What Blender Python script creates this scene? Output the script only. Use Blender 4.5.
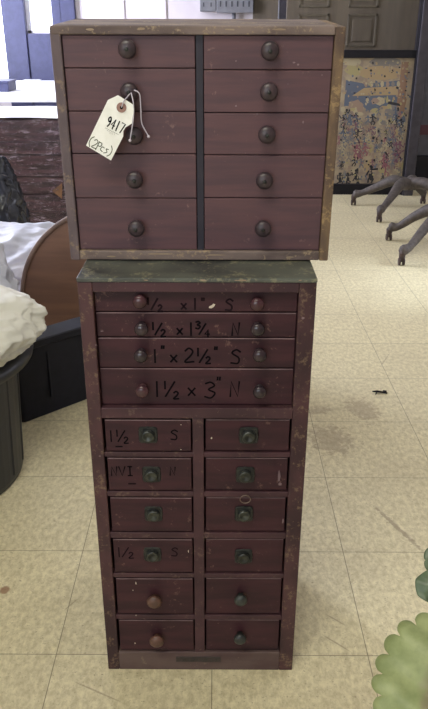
import bpy, bmesh, math, random
from mathutils import Vector, Matrix, noise
for o in list(bpy.data.objects): bpy.data.objects.remove(o)
S = bpy.context.scene; COL = S.collection
R = math.radians
# ------------------------------------------------------------------ camera
F = 718.45; CH = 1.1192; PITCH = 0.4287; YAW = -0.0032; ROLL = 0.00214
fw = Vector((math.sin(YAW)*math.cos(PITCH), math.cos(YAW)*math.cos(PITCH), -math.sin(PITCH)))
rt = Vector((math.cos(YAW), -math.sin(YAW), 0)); up = rt.cross(fw)
r2 = rt*math.cos(ROLL)+up*math.sin(ROLL); u2 = up*math.cos(ROLL)-rt*math.sin(ROLL)
cd = bpy.data.cameras.new('camera'); cam = bpy.data.objects.new('camera', cd); COL.objects.link(cam)
cd.sensor_fit = 'VERTICAL'; cd.sensor_height = 36; cd.lens = F/709*36; cd.clip_start = .02
M = Matrix((r2, u2, -fw)).transposed().to_4x4(); M.translation = (0, 0, CH); cam.matrix_world = M
S.camera = cam
# ------------------------------------------------------------------ world, lamps, exposure
W = bpy.data.worlds.new('daylight'); S.world = W; W.use_nodes = True
bg = W.node_tree.nodes['Background']; bg.inputs[0].default_value = (.80, .84, 1, 1); bg.inputs[1].default_value = 7.0
def area(name, loc, size, power, col, rot):
    l = bpy.data.lights.new(name, 'AREA'); l.shape = 'RECTANGLE'; l.size, l.size_y = size; l.energy = power; l.color = col
    o = bpy.data.objects.new(name, l); o.location = loc; o.rotation_euler = rot; COL.objects.link(o); return o
area('back_wall_fill', (-2.72, 4.7, 1.75), (2.2, 1.3), 225, (.78, .82, 1), (0, R(-90), 0)).rotation_euler = (0, R(-90), R(0))  # added lamp at an unseen opening, brightens the back wall
area('ceiling_light_near', (-.55, -.1, 2.62), (1.2, .5), 32, (1, .97, .82), (0, 0, 0))
area('ceiling_light_right', (1.7, 2.4, 2.62), (.3, 1.2), 12, (1, .96, .86), (0, 0, 0))
area('front_cool_fill', (-1.3, -2.85, 1.5), (2.4, 1.6), 52, (.86, .92, 1), (R(90), 0, 0))  # added cool fill behind the camera, in front of a closed wall
sl = bpy.data.lights.new('sun', 'SUN'); sl.energy = 3.2; sl.color = (.74, .84, 1); sl.angle = R(7)
so = bpy.data.objects.new('sun', sl); COL.objects.link(so)
so.rotation_euler = Vector((1, 0, .8)).to_track_quat('Z', 'Y').to_euler(); so.location = (5, 3, 4)
S.view_settings.view_transform = 'Standard'; S.view_settings.look = 'None'
S.view_settings.gamma = 1; S.view_settings.use_curve_mapping = False; S.view_settings.exposure = 0.0

# ------------------------------------------------------------------ helpers
def ray(x, y): return r2*((x-214)/F)-u2*((y-354.5)/F)+fw
def at(x, y, Y):
    d = ray(x, y); return Vector((0, 0, CH))+d*(Y/d.y)
def atz(x, y, z=0):
    d = ray(x, y); return Vector((0, 0, CH))+d*((z-CH)/d.z)
def srgb(h):
    h = h.lstrip('#'); c = [int(h[i:i+2], 16)/255 for i in (0, 2, 4)]
    return tuple(v/12.92 if v <= .04045 else ((v+.055)/1.055)**2.4 for v in c)+(1,)
def link(o, parent=None):
    COL.objects.link(o)
    if parent: o.parent = parent
    return o
def obj(name, bm, mats, parent=None, smooth=False, loc=None):
    me = bpy.data.meshes.new(name)
    bmesh.ops.recalc_face_normals(bm, faces=bm.faces)
    bm.to_mesh(me); bm.free()
    for m in (mats if isinstance(mats, (list, tuple)) else [mats]): me.materials.append(m)
    if smooth:
        for p in me.polygons: p.use_smooth = True
    o = bpy.data.objects.new(name, me)
    if loc: o.location = loc
    return link(o, parent)
def tag(o, label=None, cat=None, group=None, kind=None):
    if label: o['label'] = label
    if cat: o['category'] = cat
    if group: o['group'] = group
    if kind: o['kind'] = kind
    return o
def thing(name, label, cat, loc=(0, 0, 0), rot=(0, 0, 0), group=None):
    o = bpy.data.objects.new(name, None); o.location = loc; o.rotation_euler = rot; o.empty_display_size = .05
    link(o); return tag(o, label, cat, group)
def bx(bm, x0, x1, y0, y1, z0, z1, bev=0, seg=2, mi=0):
    g = bmesh.ops.create_cube(bm, size=1)['verts']
    for v in g: v.co = Vector(((x0+x1)/2+v.co.x*(x1-x0), (y0+y1)/2+v.co.y*(y1-y0), (z0+z1)/2+v.co.z*(z1-z0)))
    fs = set(f for v in g for f in v.link_faces)
    for f in fs: f.material_index = mi
    if bev:
        es = set(e for v in g for e in v.link_edges)
        bmesh.ops.bevel(bm, geom=list(es), offset=bev, segments=seg, profile=.5, affect='EDGES', material=-1)
    return bm
def box(*a, **k): return bx(bmesh.new(), *a, **k)
def lathe(bm, prof, c, axis='Y-', n=24, mi=0, cap=True):
    """prof: (radius, distance along axis)"""
    rings = []
    c = Vector(c)
    for r, d in prof:
        ring = []
        for i in range(n):
            a = 2*math.pi*i/n; p, q = r*math.cos(a), r*math.sin(a)
            if axis == 'Y-': v = (p, -d, q)
            elif axis == 'Z': v = (p, q, d)
            else: v = (d, p, q)
            ring.append(bm.verts.new(c+Vector(v)))
        rings.append(ring)
    for A, B in zip(rings, rings[1:]):
        for i in range(n):
            f = bm.faces.new((A[i], A[(i+1) % n], B[(i+1) % n], B[i])); f.material_index = mi
    if cap:
        for ring in (rings[0], rings[-1]):
            f = bm.faces.new(ring); f.material_index = mi
    return bm
def catmull(P, k=6):
    P = [Vector(p) for p in P]; Q = [P[0]*2-P[1]]+P+[P[-1]*2-P[-2]]; out = []
    for i in range(1, len(Q)-2):
        for j in range(k):
            t = j/k; a, b, c, d = Q[i-1:i+3]
            out.append(.5*((2*b)+(c-a)*t+(2*a-5*b+4*c-d)*t*t+(3*b-a-3*c+d)*t**3))
    out.append(P[-1]); return out
def tube(bm, P, rad, n=8, k=6, mi=0):
    if k > 1:
        PR = catmull([(p[0], p[1], p[2]) for p in P], k)
        if isinstance(rad, (int, float)): rr = [rad]*len(PR)
        else:
            rr = []
            for i in range(len(P)-1):
                for j in range(k): rr.append(rad[i]+(rad[i+1]-rad[i])*j/k)
            rr.append(rad[-1])
    else: PR = [Vector(p) for p in P]; rr = [rad]*len(P) if isinstance(rad, (int, float)) else rad
    rings = []
    t0 = (PR[1]-PR[0]).normalized(); nrm = t0.orthogonal().normalized()
    for i, p in enumerate(PR):
        t = (PR[min(i+1, len(PR)-1)]-PR[max(i-1, 0)]).normalized()
        nrm = (nrm-t*nrm.dot(t)).normalized(); b = t.cross(nrm)
        rings.append([bm.verts.new(p+(nrm*math.cos(2*math.pi*j/n)+b*math.sin(2*math.pi*j/n))*rr[i]) for j in range(n)])
    for A, B in zip(rings, rings[1:]):
        for i in range(n):
            f = bm.faces.new((A[i], A[(i+1) % n], B[(i+1) % n], B[i])); f.material_index = mi
    for q in (rings[0], rings[-1]): bm.faces.new(q).material_index = mi
    return bm
def ribbon(bm, P, w, ex, ez, o, mi=0, n=None):
    """flat pen stroke on the plane o + ex*u + ez*v"""
    P = [Vector((a, b)) for a, b in P]
    L = []; Rr = []
    for i, p in enumerate(P):
        t = (P[min(i+1, len(P)-1)]-P[max(i-1, 0)])
        t = t.normalized() if t.length else Vector((1, 0)); q = Vector((-t.y, t.x))*w/2
        if i == 0: p = p-t*w*.3
        if i == len(P)-1: p = p+t*w*.3
        for lst, s in ((L, 1), (Rr, -1)):
            v = p+q*s; lst.append(bm.verts.new(o+ex*v.x+ez*v.y))
    for i in range(len(P)-1):
        bm.faces.new((L[i], L[i+1], Rr[i+1], Rr[i])).material_index = mi
def poly(bm, pts, mi=0):
    f = bm.faces.new([bm.verts.new(p) for p in pts]); f.material_index = mi; return f
def curve2(P, k=5):
    return [(v.x, v.y) for v in catmull([(a, b, 0) for a, b in P], k)]

# ------------------------------------------------------------------ materials
def nodes(name):
    m = bpy.data.materials.new(name); m.use_nodes = True; nt = m.node_tree
    return m, nt, nt.nodes['Principled BSDF']
def mixc(nt, fac, a, b, mode='MIX'):
    n = nt.nodes.new('ShaderNodeMix'); n.data_type = 'RGBA'; n.blend_type = mode
    for i, v in ((0, fac), (6, a), (7, b)):
        if hasattr(v, 'links'): nt.links.new(v, n.inputs[i])
        elif isinstance(v, (int, float)): n.inputs[i].default_value = v
        else: n.inputs[i].default_value = v
    return n.outputs[2]
def math_(nt, op, a, b=0., clamp=False):
    n = nt.nodes.new('ShaderNodeMath'); n.operation = op; n.use_clamp = clamp
    for i, v in ((0, a), (1, b)):
        if hasattr(v, 'links'): nt.links.new(v, n.inputs[i])
        else: n.inputs[i].default_value = v
    return n.outputs[0]
def ramp(nt, src, a, b, inv=False):
    n = nt.nodes.new('ShaderNodeMapRange'); n.interpolation_type = 'SMOOTHSTEP'
    nt.links.new(src, n.inputs[0]); n.inputs[1].default_value = a; n.inputs[2].default_value = b
    n.inputs[3].default_value = 1. if inv else 0.; n.inputs[4].default_value = 0. if inv else 1.
    return n.outputs[0]
def noise_(nt, scale, stretch=(1, 1, 1), detail=4, rough=.55, off=(0, 0, 0)):
    tc = nt.nodes.new('ShaderNodeTexCoord'); mp = nt.nodes.new('ShaderNodeMapping'); n = nt.nodes.new('ShaderNodeTexNoise')
    mp.inputs['Scale'].default_value = stretch; mp.inputs['Location'].default_value = off
    nt.links.new(tc.outputs['Object'], mp.inputs[0]); nt.links.new(mp.outputs[0], n.inputs['Vector'])
    n.inputs['Scale'].default_value = scale; n.inputs['Detail'].default_value = detail; n.inputs['Roughness'].default_value = rough
    return n.outputs['Fac']
def bump(nt, b, h, strength=.3, dist=.002):
    n = nt.nodes.new('ShaderNodeBump'); n.inputs['Strength'].default_value = strength; n.inputs['Distance'].default_value = dist
    nt.links.new(h, n.inputs['Height']); nt.links.new(n.outputs[0], b.inputs['Normal'])
def mat(name, c, c2=None, rough=.5, metal=0, scale=20, stretch=(1, 1, 1), bs=.2, bd=.001, spec=.5, wear=None, wear_amt=.66, lo=.35, hi=.65):
    m, nt, b = nodes(name)
    c = srgb(c) if isinstance(c, str) else c
    n = noise_(nt, scale, stretch)
    col = mixc(nt, ramp(nt, n, lo, hi), c, srgb(c2) if c2 else c)
    if wear:
        w = math_(nt, 'ADD', math_(nt, 'MULTIPLY', noise_(nt, 34, (1, 1, 1), 8, .7, (3, 1, 2)), .6), math_(nt, 'MULTIPLY', noise_(nt, 150, (1, 1, 1), 4, .7, (1, 6, 2)), .4)); col = mixc(nt, math_(nt, 'MULTIPLY', ramp(nt, w, wear_amt-.03, wear_amt+.04), .8), col, srgb(wear))
    nt.links.new(col, b.inputs['Base Color'])
    b.inputs['Roughness'].default_value = rough; b.inputs['Metallic'].default_value = metal
    b.inputs['Specular IOR Level'].default_value = spec
    if bs: bump(nt, b, n, bs, bd)
    return m
M_ = {}
M_['box_red'] = mat('faded_red_paint', '#5f4247', '#513a42', .55, scale=14, stretch=(.5, 1, 5), bs=.15, wear='#7d625f', wear_amt=.615)
M_['box_wood'] = mat('worn_bare_wood', '#80706a', '#5a4c4a', .7, scale=22, stretch=(.35, 1, 1), bs=.35, wear='#a08c72', wear_amt=.56)
M_['box_woodv'] = mat('worn_bare_wood_upright', '#80694f', '#54433c', .7, scale=22, stretch=(1, 1, .3), bs=.35, wear='#a08660', wear_amt=.54)
M_['box_wood_glare'] = mat('worn_wood_glare_tint_upright', '#6a5c60', '#4c4248', .7, scale=22, stretch=(1, 1, .3), bs=.35, wear='#8a7664', wear_amt=.56)  # left side of the box, greyed to paint in window glare
M_['box_dark'] = mat('dark_blue_black_paint', '#2b2836', '#23212c', .6)
M_['cab_red'] = mat('dark_red_painted_wood', '#41242b', '#321c23', .5, scale=12, stretch=(.6, 1, 4), bs=.15, wear='#6a504c', wear_amt=.605, spec=.3)
M_['cab_frame'] = mat('dark_red_frame_paint', '#503438', '#38252a', .5, scale=16, stretch=(1, 1, .5), bs=.25, wear='#75614f', wear_amt=.548, spec=.35)
M_['cab_rail'] = mat('dark_red_rail_paint', '#4c3137', '#3c272d', .5, scale=16, stretch=(.5, 1, 1), bs=.25, wear='#66524a', wear_amt=.57, spec=.35)
M_['cab_foot'] = mat('scuffed_foot_rail_paint', '#5e4c49', '#4a3437', .6, scale=18, stretch=(.4, 1, 1), bs=.3, wear='#76665a', wear_amt=.6)
M_['cab_top'] = mat('worn_green_paint', '#5c5f57', '#38393a', .5, scale=12, stretch=(1, 1, 1), bs=.35, wear='#8a866e', wear_amt=.555, lo=.3, hi=.7)
M_['worn_or_lit_edge'] = mat('rubbed_paint_and_edge_highlight', '#857075', '#655258', .5, scale=30)  # rubbed marks, and the painted highlight along drawer top edges
M_['bare'] = mat('bare_wood_chip', '#a3917c', '#8f7b66', .7)
M_['chip'] = mat('white_chip', '#c9bfb0', None, .6)
M_['knob_box'] = mat('aged_dark_knob', '#44363c', '#352b31', .38, scale=60)
M_['knob_red'] = mat('red_brown_glossy_knob', '#4d3036', '#3c262c', .16, scale=60)
M_['knob_dark'] = mat('dark_glossy_knob', '#3a2d33', '#2b2329', .16, scale=60)
M_['knob_wood'] = mat('worn_wooden_knob', '#63453b', '#4c362f', .4, scale=60)
M_['knob_green'] = mat('dark_green_knob', '#353a38', '#2a2c2c', .4, scale=60)
M_['plate'] = mat('tarnished_metal_plate', '#3b3d3b', '#2a2b2b', .45, metal=.5, scale=90)
M_['pull'] = mat('tarnished_metal_pull', '#4e514d', '#353737', .3, metal=.7, scale=70)
M_['ink'] = mat('black_marker', '#100d12', None, .95, spec=.1, bs=0)
M_['ink_faint'] = mat('faded_marker', '#20161c', None, .95, spec=.1, bs=0)
M_['tagcard'] = mat('tag_card', '#fcfcf8', '#f4f4ee', .8, scale=60, bs=.05)
M_['eyelet'] = mat('pink_brown_reinforcement', '#9c7a70', None, .7)
M_['string'] = mat('white_cotton_string', '#c9c2cf', None, .9)
M_['olive_ink'] = mat('olive_pen_ink', '#3f4a2a', None, .6, bs=0)
M_['darkint'] = mat('dark_interior_wood', '#2a1a1e', '#20151a', .8)
M_['label'] = mat('dark_tarnished_strip', '#3c3232', '#2c2626', .5, scale=60)
M_['black_pl'] = mat('black_plastic', '#1d1f27', '#181a21', .42, scale=60, bs=.08)
M_['tote'] = mat('blue_black_plastic', '#1c1d28', '#171822', .6, spec=.25, scale=40, bs=.06)
M_['arch'] = mat('brown_plywood', '#8a6858', '#785a4e', .55, scale=7, stretch=(.3, 1, 3), bs=.1)
M_['arch_edge'] = mat('pale_plywood_edge', '#8a7268', '#75605a', .7)
M_['cream'] = mat('cream_crumpled_plastic', '#dad8cc', '#cdcbbf', .55, scale=8, bs=.5, bd=.006)
M_['white_bag'] = mat('white_sheet_plastic', '#cfd0dc', '#b9bcca', .5, scale=7, bs=.4, bd=.006)
M_['black_bag'] = mat('black_bag_plastic', '#31343f', '#23252e', .22, scale=6, bs=.6, bd=.01)
M_['paper'] = mat('white_paper', '#e3e3e8', '#d8d8e0', .7)
M_['iron'] = mat('grey_cast_iron', '#5e5653', '#4b4543', .6, metal=.2, scale=50, bs=.3)
M_['caster'] = mat('brown_caster', '#4a3a38', '#3a2e2e', .5)
M_['blackframe'] = mat('black_frame_paint', '#19181e', '#131218', .6, spec=.25)
M_['post'] = mat('grey_purple_post', '#39353c', '#2f2c33', .5)
M_['door'] = mat('olive_brown_door', '#61574a', '#554c41', .55, scale=9, stretch=(1.5, 1, .25), bs=.1)
M_['doorline'] = mat('olive_brown_moulding', '#585042', '#50483c', .6)
M_['greycab'] = mat('grey_cabinet_paint', '#47464d', '#403f46', .6)
M_['maroon'] = mat('maroon_band', '#4a222a', None, .6)
M_['panelgrey'] = mat('grey_metal_panel', '#77777c', '#6e6e73', .45, metal=.1)
M_['slot'] = mat('dark_slot', '#3a3a40', None, .6)
M_['wall'] = mat('painted_wall', '#cbc3c6', '#c2babf', .75, scale=3, bs=.05)
M_['sidewall'] = mat('side_wall_paint', '#b5aca2', '#aaa298', .8, scale=3)
M_['ceil'] = mat('ceiling_paint', '#c9c4b8', '#c0bcb0', .85, scale=3)
M_['mull'] = mat('blue_grey_window_frame', '#3b3d5e', '#333553', .5)
M_['wrap_in'] = mat('purple_brown_boards', '#664850', '#3a2a32', .45, scale=10, stretch=(.6, 1, 5), bs=.3, wear='#9a808c', wear_amt=.57)  # pale wear colour paints the wrap's sheen onto the boards
M_['carton'] = mat('tan_card', '#a07a5e', '#8a684f', .8)
M_['pot'] = mat('terracotta', '#8a4f38', '#7a4430', .8)
M_['stem'] = mat('green_stem', '#6a7a48', '#5a6a3e', .6)
M_['darkleaf'] = mat('dark_green_leaf', '#5d6e52', '#4c5e46', .4, scale=30, bs=.2)
M_['soil'] = mat('soil', '#2c221c', '#1e1713', .95, scale=80)
M_['ring'] = mat('dull_metal_ring', '#8a7a70', None, .4, metal=.8)
def film():
    m, nt, b = nodes('stretch_wrap_film')
    b.inputs['Base Color'].default_value = srgb('#c4b2c2'); b.inputs['Roughness'].default_value = .14
    n = noise_(nt, 9, (.6, 1, 4), 6, .65); w = noise_(nt, 30, (.5, 1, 2.2), 8, .75, (2, 5, 1))
    bump(nt, b, n, 1., .03)
    a = ramp(nt, w, .48, .70); nt.links.new(math_(nt, 'ADD', math_(nt, 'MULTIPLY', a, .72), .12), b.inputs['Alpha'])  # pale opaque noise patches paint crinkle highlights into the film
    return m
M_['film'] = film()
def glass():
    m, nt, b = nodes('window_glass'); b.inputs['Base Color'].default_value = (1, 1, 1, 1)
    b.inputs['Transmission Weight'].default_value = 1; b.inputs['Roughness'].default_value = 0; b.inputs['IOR'].default_value = 1.01
    return m
M_['glass'] = glass()
def leafmat():
    m, nt, b = nodes('scalloped_leaf')
    tc = nt.nodes.new('ShaderNodeTexCoord')
    ln = nt.nodes.new('ShaderNodeVectorMath'); ln.operation = 'LENGTH'; nt.links.new(tc.outputs['Object'], ln.inputs[0])
    n = noise_(nt, 35, (1, 1, 1), 5, .6)
    col = mixc(nt, ramp(nt, n, .3, .7), srgb('#99a271'), srgb('#7e8a5a'))
    d = math_(nt, 'ADD', ln.outputs['Value'], math_(nt, 'MULTIPLY', n, .03))
    ring = math_(nt, 'MULTIPLY', ramp(nt, d, .043, .055), ramp(nt, d, .058, .070, True))
    col = mixc(nt, math_(nt, 'MULTIPLY', ring, .75), col, srgb('#7b705c'))
    v = noise_(nt, 14, (1, 1, 1), 2, .5, (4, 4, 4))
    col = mixc(nt, math_(nt, 'MULTIPLY', ramp(nt, v, .55, .7), .45), col, srgb('#a9a98a'))
    nt.links.new(col, b.inputs['Base Color']); b.inputs['Roughness'].default_value = .5
    b.inputs['Subsurface Weight'].default_value = .0
    bump(nt, b, n, .5, .002)
    return m
M_['leaf'] = leafmat()
def floormat():
    m, nt, b = nodes('speckled_vinyl_tile')
    T = .3048
    tc = nt.nodes.new('ShaderNodeTexCoord'); sp = nt.nodes.new('ShaderNodeSeparateXYZ'); nt.links.new(tc.outputs['Object'], sp.inputs[0])
    def seam(o, off):
        t = math_(nt, 'DIVIDE', math_(nt, 'ADD', o, off), T)
        fr = math_(nt, 'FRACT', t); d = math_(nt, 'ABSOLUTE', math_(nt, 'SUBTRACT', fr, .5))
        return ramp(nt, d, 4.960e-1, .4990)
    sx = seam(sp.outputs[0], .0059+30*T); sy = seam(sp.outputs[1], -1.0342+40*T)
    sm = math_(nt, 'MAXIMUM', sx, sy)
    cx = math_(nt, 'FLOOR', math_(nt, 'DIVIDE', math_(nt, 'ADD', sp.outputs[0], .0059+30*T), T))
    cy = math_(nt, 'FLOOR', math_(nt, 'DIVIDE', math_(nt, 'ADD', sp.outputs[1], -1.0342+40*T), T))
    cb = nt.nodes.new('ShaderNodeCombineXYZ'); nt.links.new(cx, cb.inputs[0]); nt.links.new(cy, cb.inputs[1])
    wn = nt.nodes.new('ShaderNodeTexWhiteNoise'); nt.links.new(cb.outputs[0], wn.inputs[0])
    f1 = noise_(nt, 80, (1, .6, 1), 8, .75); f2 = noise_(nt, 170, (.7, 1, 1), 4, .7, (3, 3, 3)); f3 = noise_(nt, 4, (1, 1, 1), 5, .6, (7, 2, 0))
    col = mixc(nt, ramp(nt, f1, .33, .67), srgb('#bfb492'), srgb('#e6dcb9'))
    col = mixc(nt, math_(nt, 'MULTIPLY', ramp(nt, f2, .60, .66), .7), col, srgb('#8a7e68'))
    col = mixc(nt, math_(nt, 'MULTIPLY', ramp(nt, f2, .40, .32), .5), col, srgb('#dbd2b8'))
    col = mixc(nt, math_(nt, 'MULTIPLY', ramp(nt, f3, .45, .75), .2), col, srgb('#a0937a'))
    col = mixc(nt, math_(nt, 'MULTIPLY', wn.outputs[0], .10), col, srgb('#9c917a'))
    def blob(p, sx_, sy_, rot, colr, amt, thr=(.5, 1.), nz=1.3, sc=45):
        nonlocal col
        mp = nt.nodes.new('ShaderNodeMapping'); mp.vector_type = 'TEXTURE'
        mp.inputs['Location'].default_value = (p[0], p[1], 0); mp.inputs['Rotation'].default_value = (0, 0, rot); mp.inputs['Scale'].default_value = (sx_, sy_, 1)
        nt.links.new(tc.outputs['Object'], mp.inputs[0])
        ln = nt.nodes.new('ShaderNodeVectorMath'); ln.operation = 'LENGTH'; nt.links.new(mp.outputs[0], ln.inputs[0])
        q = noise_(nt, sc, (1, 1, 1), 5, .7, (p[0]*9, p[1]*7, 0))
        d = math_(nt, 'ADD', ln.outputs['Value'], math_(nt, 'MULTIPLY', math_(nt, 'SUBTRACT', q, .5), nz*2.5))
        col = mixc(nt, math_(nt, 'MULTIPLY', ramp(nt, d, thr[0], thr[1], True), amt), col, srgb(colr))
    blob((.34, 1.84), .08, .10, .3, '#8f7e6a', .5)
    blob((.47, 2.03), .06, .09, .2, '#8f7e6a', .5)
    blob((.33, 2.02), .05, .03, .2, '#857260', .4)
    a, c = atz(368, 500), atz(432, 560)
    blob(((a.x+c.x)/2, (a.y+c.y)/2), .13, .008, math.atan2(c.y-a.y, c.x-a.x), '#8a7a66', .6, nz=.9, sc=90)
    blob((-.459, 1.21), .012, .016, 0, '#8a6248', .8, nz=.4)
    for A_, B_ in (((62, 612), (80, 597)), ((66, 678), (130, 706)), ((322, 612), (350, 628)), ((318, 632), (356, 655)), ((378, 370), (392, 350))):
        a, c = atz(*A_), atz(*B_); L = (a-c).length
        blob(((a.x+c.x)/2, (a.y+c.y)/2), L*.45, .0025, math.atan2(c.y-a.y, c.x-a.x), '#7d6c58', .45, nz=.3, sc=60)
    col = mixc(nt, math_(nt, 'MULTIPLY', sm, .75), col, srgb('#4a4034'))
    nt.links.new(col, b.inputs['Base Color']); b.inputs['Roughness'].default_value = .42
    b.inputs['Specular IOR Level'].default_value = .45
    h = math_(nt, 'SUBTRACT', math_(nt, 'MULTIPLY', f1, .2), sm); bump(nt, b, h, .25, .001)
    return m
M_['floor'] = floormat()

# ------------------------------------------------------------------ room
X0, X1, Y0, Y1, ZC = -2.8, 3.2, -3.0, 6.5, 2.7
def struct(name, bm, m, parent=None, label=None):
    o = obj(name, bm, m, parent)
    if not parent: o['kind'] = 'structure'
    if label: o['label'] = label
    return o
struct('floor', box(X0-.1, X1+.1, Y0-.1, Y1+.1, -.1, 0), M_['floor'])
struct('ceiling', box(X0-.1, X1+.1, Y0-.1, Y1+.1, ZC, ZC+.1), M_['ceil'])
# back wall with openings : (x0,x1,z0,z1)
bm = bmesh.new()
WX = [(-2.7, -1.75, .70, 2.4), (-1.565, -1.35, 1.065, 2.4)]
for x0, x1, z0, z1 in ((X0-.1, -2.7, 0, ZC), (-2.7, -1.75, 0, .70), (-2.7, -1.75, 2.4, ZC), (-1.75, -1.565, 0, ZC),
                       (-1.565, -1.35, 0, 1.065), (-1.565, -1.35, 2.4, ZC), (-1.35, X1+.1, 0, ZC)):
    bx(bm, x0, x1, Y1, Y1+.12, z0, z1)
struct('wall_back', bm, M_['wall'])
for i, (x0, x1, z0, z1) in enumerate(WX):
    bm = bmesh.new(); t = .03
    bx(bm, x0, x0+t, Y1+.01, Y1+.06, z0, z1); bx(bm, x1-t*.3, x1, Y1+.01, Y1+.06, z0, z1)
    bx(bm, x0, x1, Y1+.01, Y1+.06, z0, z0+t*.6); bx(bm, x0, x1, Y1+.01, Y1+.06, z1-t, z1)
    w = struct('window_%d' % (i+1), bm, M_['paper'])
    struct('pane', box(x0+.005, x1-.005, Y1+.03, Y1+.034, z0, z1), M_['glass'], w)
struct('trim_1', box(-1.75, -1.565, Y1-.06, Y1, 0, 2.5, .006), M_['mull'])
struct('trim_2', box(-1.565, -1.30, Y1-.045, Y1, 0, 1.062, .006), M_['mull'])
bm = box(-1.345, -1.155, Y1-.05, Y1, 0, 2.5, .006)
bx(bm, -1.285, -1.275, Y1-.054, Y1-.05, 1.12, 2.4); struct('trim_3', bm, M_['mull'])
# left wall with an unseen side window, added to light the back wall
bm = bmesh.new()
for y0, y1, z0, z1 in ((Y0, 3.6, 0, ZC), (3.6, 5.8, 0, 1.1), (3.6, 5.8, 2.4, ZC), (5.8, Y1, 0, ZC)): bx(bm, X0-.1, X0, y0, y1, z0, z1)
struct('wall_left', bm, M_['sidewall'])
bm = bmesh.new()
for a in (3.6, 4.31, 5.02, 5.76): bx(bm, X0-.07, X0-.03, a, a+.04, 1.1, 2.4)
for a in (1.1, 2.36): bx(bm, X0-.07, X0-.03, 3.6, 5.8, a, a+.04)
w = struct('window_3', bm, M_['paper'])
# right wall with an unseen window, added to shape the sun patch
bm = bmesh.new(); wy0, wy1, wz0, wz1 = 2.9, 3.62, .95, 2.12
for y0, y1, z0, z1 in ((Y0, wy0, 0, ZC), (wy0, wy1, 0, wz0), (wy0, wy1, wz1, ZC), (wy1, Y1, 0, ZC)): bx(bm, X1, X1+.1, y0, y1, z0, z1)
struct('wall_right', bm, M_['sidewall'])
bm = bmesh.new()
for a in (wy0, wy1-.03): bx(bm, X1+.03, X1+.07, a, a+.03, wz0, wz1)
for a in (wz0, wz1-.03): bx(bm, X1+.03, X1+.07, wy0, wy1, a, a+.03)
struct('window_4', bm, M_['paper'])
struct('wall_front', box(X0-.1, X1+.1, Y0-.1, Y0, 0, ZC), M_['sidewall'])
for i, px in enumerate((123, 165)):
    x = at(px, 10, Y1-.01).x; struct('trim_%d' % (i+5), box(x-.012, x+.012, Y1-.012, Y1, 0, 2.5, .004), M_['wall'])
# ------------------------------------------------------------------ pen strokes
GL = {
 '1': [[(.3, 1), (.3, 0)]], '/': [[(.62, 1), (.05, 0)]], '2': [[(.05, .8), (.3, 1), (.55, .78), (.4, .45), (.02, 0), (.62, .02)]],
 '3': [[(.05, .92), (.35, 1), (.55, .78), (.22, .54), (.58, .32), (.35, 0), (0, .08)]],
 'x': [[(.05, .65), (.5, .1)], [(.5, .65), (.05, .1)]], '"': [[(.12, 1.1), (.1, .85)], [(.3, 1.1), (.28, .85)]],
 'S': [[(.6, .85), (.35, 1), (.08, .78), (.5, .45), (.45, .08), (.02, .1)]], 'N': [[(.05, 0), (.1, 1), (.5, 0), (.58, 1)]],
 'V': [[(.02, 1), (.3, 0), (.6, 1)]], 'I': [[(.3, 1), (.3, 0)], [(.1, 1), (.5, 1)], [(.1, 0), (.5, 0)]],
 '9': [[(.5, .75), (.28, 1), (.06, .75), (.3, .5), (.5, .75), (.48, .3), (.3, 0)]], '4': [[(.42, 0), (.42, 1), (.02, .35), (.6, .35)]],
 '7': [[(.03, 1), (.58, 1), (.28, 0)]], '(': [[(.4, 1.15), (.12, .8), (.1, .3), (.35, -.1)]], ')': [[(.1, 1.15), (.4, .75), (.38, .2), (.1, -.15)]],
 'P': [[(.1, -.1), (.16, .95)], [(.14, .9), (.55, .85), (.5, .5), (.15, .45)]], 'c': [[(.5, .55), (.2, .55), (.1, .2), (.45, .05)]],
 's': [[(.5, .6), (.2, .55), (.45, .25), (.1, 0)]], '_': [[(0, 0), (.8, 0)]], 'p': [[(.1, -.35), (.14, .6)], [(.14, .55), (.5, .5), (.45, .1), (.15, .1)]]}
CURVY = set('23S9()Pcsp')
def strokes(bm, ch, u, v, h, w, ex, ez, o, asp=1.):
    for st in GL[ch]:
        pts = curve2(st) if ch in CURVY and len(st) > 2 else st
        ribbon(bm, [(u+a*h*asp, v+b*h) for a, b in pts], w, ex, ez, o)
def text(name, items, m, parent, y, wpen=.0022, half=.5):
    """items: (char, px, py centre, height px) put on the drawer face plane Y=y (parent at the origin)"""
    bm = bmesh.new(); ex, ez = Vector((1, 0, 0)), Vector((0, 0, 1))
    for ch, px, py, hp in items:
        h = hp*.00146; p = at(px, py, y)
        strokes(bm, ch, p.x-.3*h, p.z-h/2, h, wpen, ex, ez, Vector((0, y-.0005, 0)))
    return obj(name, bm, m, parent)

# ------------------------------------------------------------------ lower cabinet
D = .9987; CX = -.0284
cab = thing('drawer_cabinet', 'tall narrow dark red wooden cabinet with sixteen drawers standing on the tile floor', 'cabinet', (CX, D, 0))
def C_(name, bm, m, parent=cab, **k):        # meshes given in world metres, stored relative to the thing
    par = parent; off = Vector((CX, D, 0))
    bmesh.ops.translate(bm, verts=bm.verts, vec=-off)
    return obj(name, bm, m, par, **k)
XL, XR, IL, IR, DEP = -.2038, .1472, -.1822, .1218, .30
for a, b in ((XL, XL+.013), (XR-.013, XR)): C_('side_panel', box(a, b, D+.018, D+DEP, .0, .779, .0012), M_['cab_frame'])
C_('back_panel', box(XL+.013, XR-.013, D+DEP-.008, D+DEP, .02, .779), M_['darkint'])
C_('bottom_panel', box(XL+.013, XR-.013, D+.018, D+DEP-.008, .02, .032), M_['darkint'])
bm = box(XL-.0005, XR+.0005, D-.0015, D+DEP+.002, .7785, .7852, .0015)
rs = random.Random(4)
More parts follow.
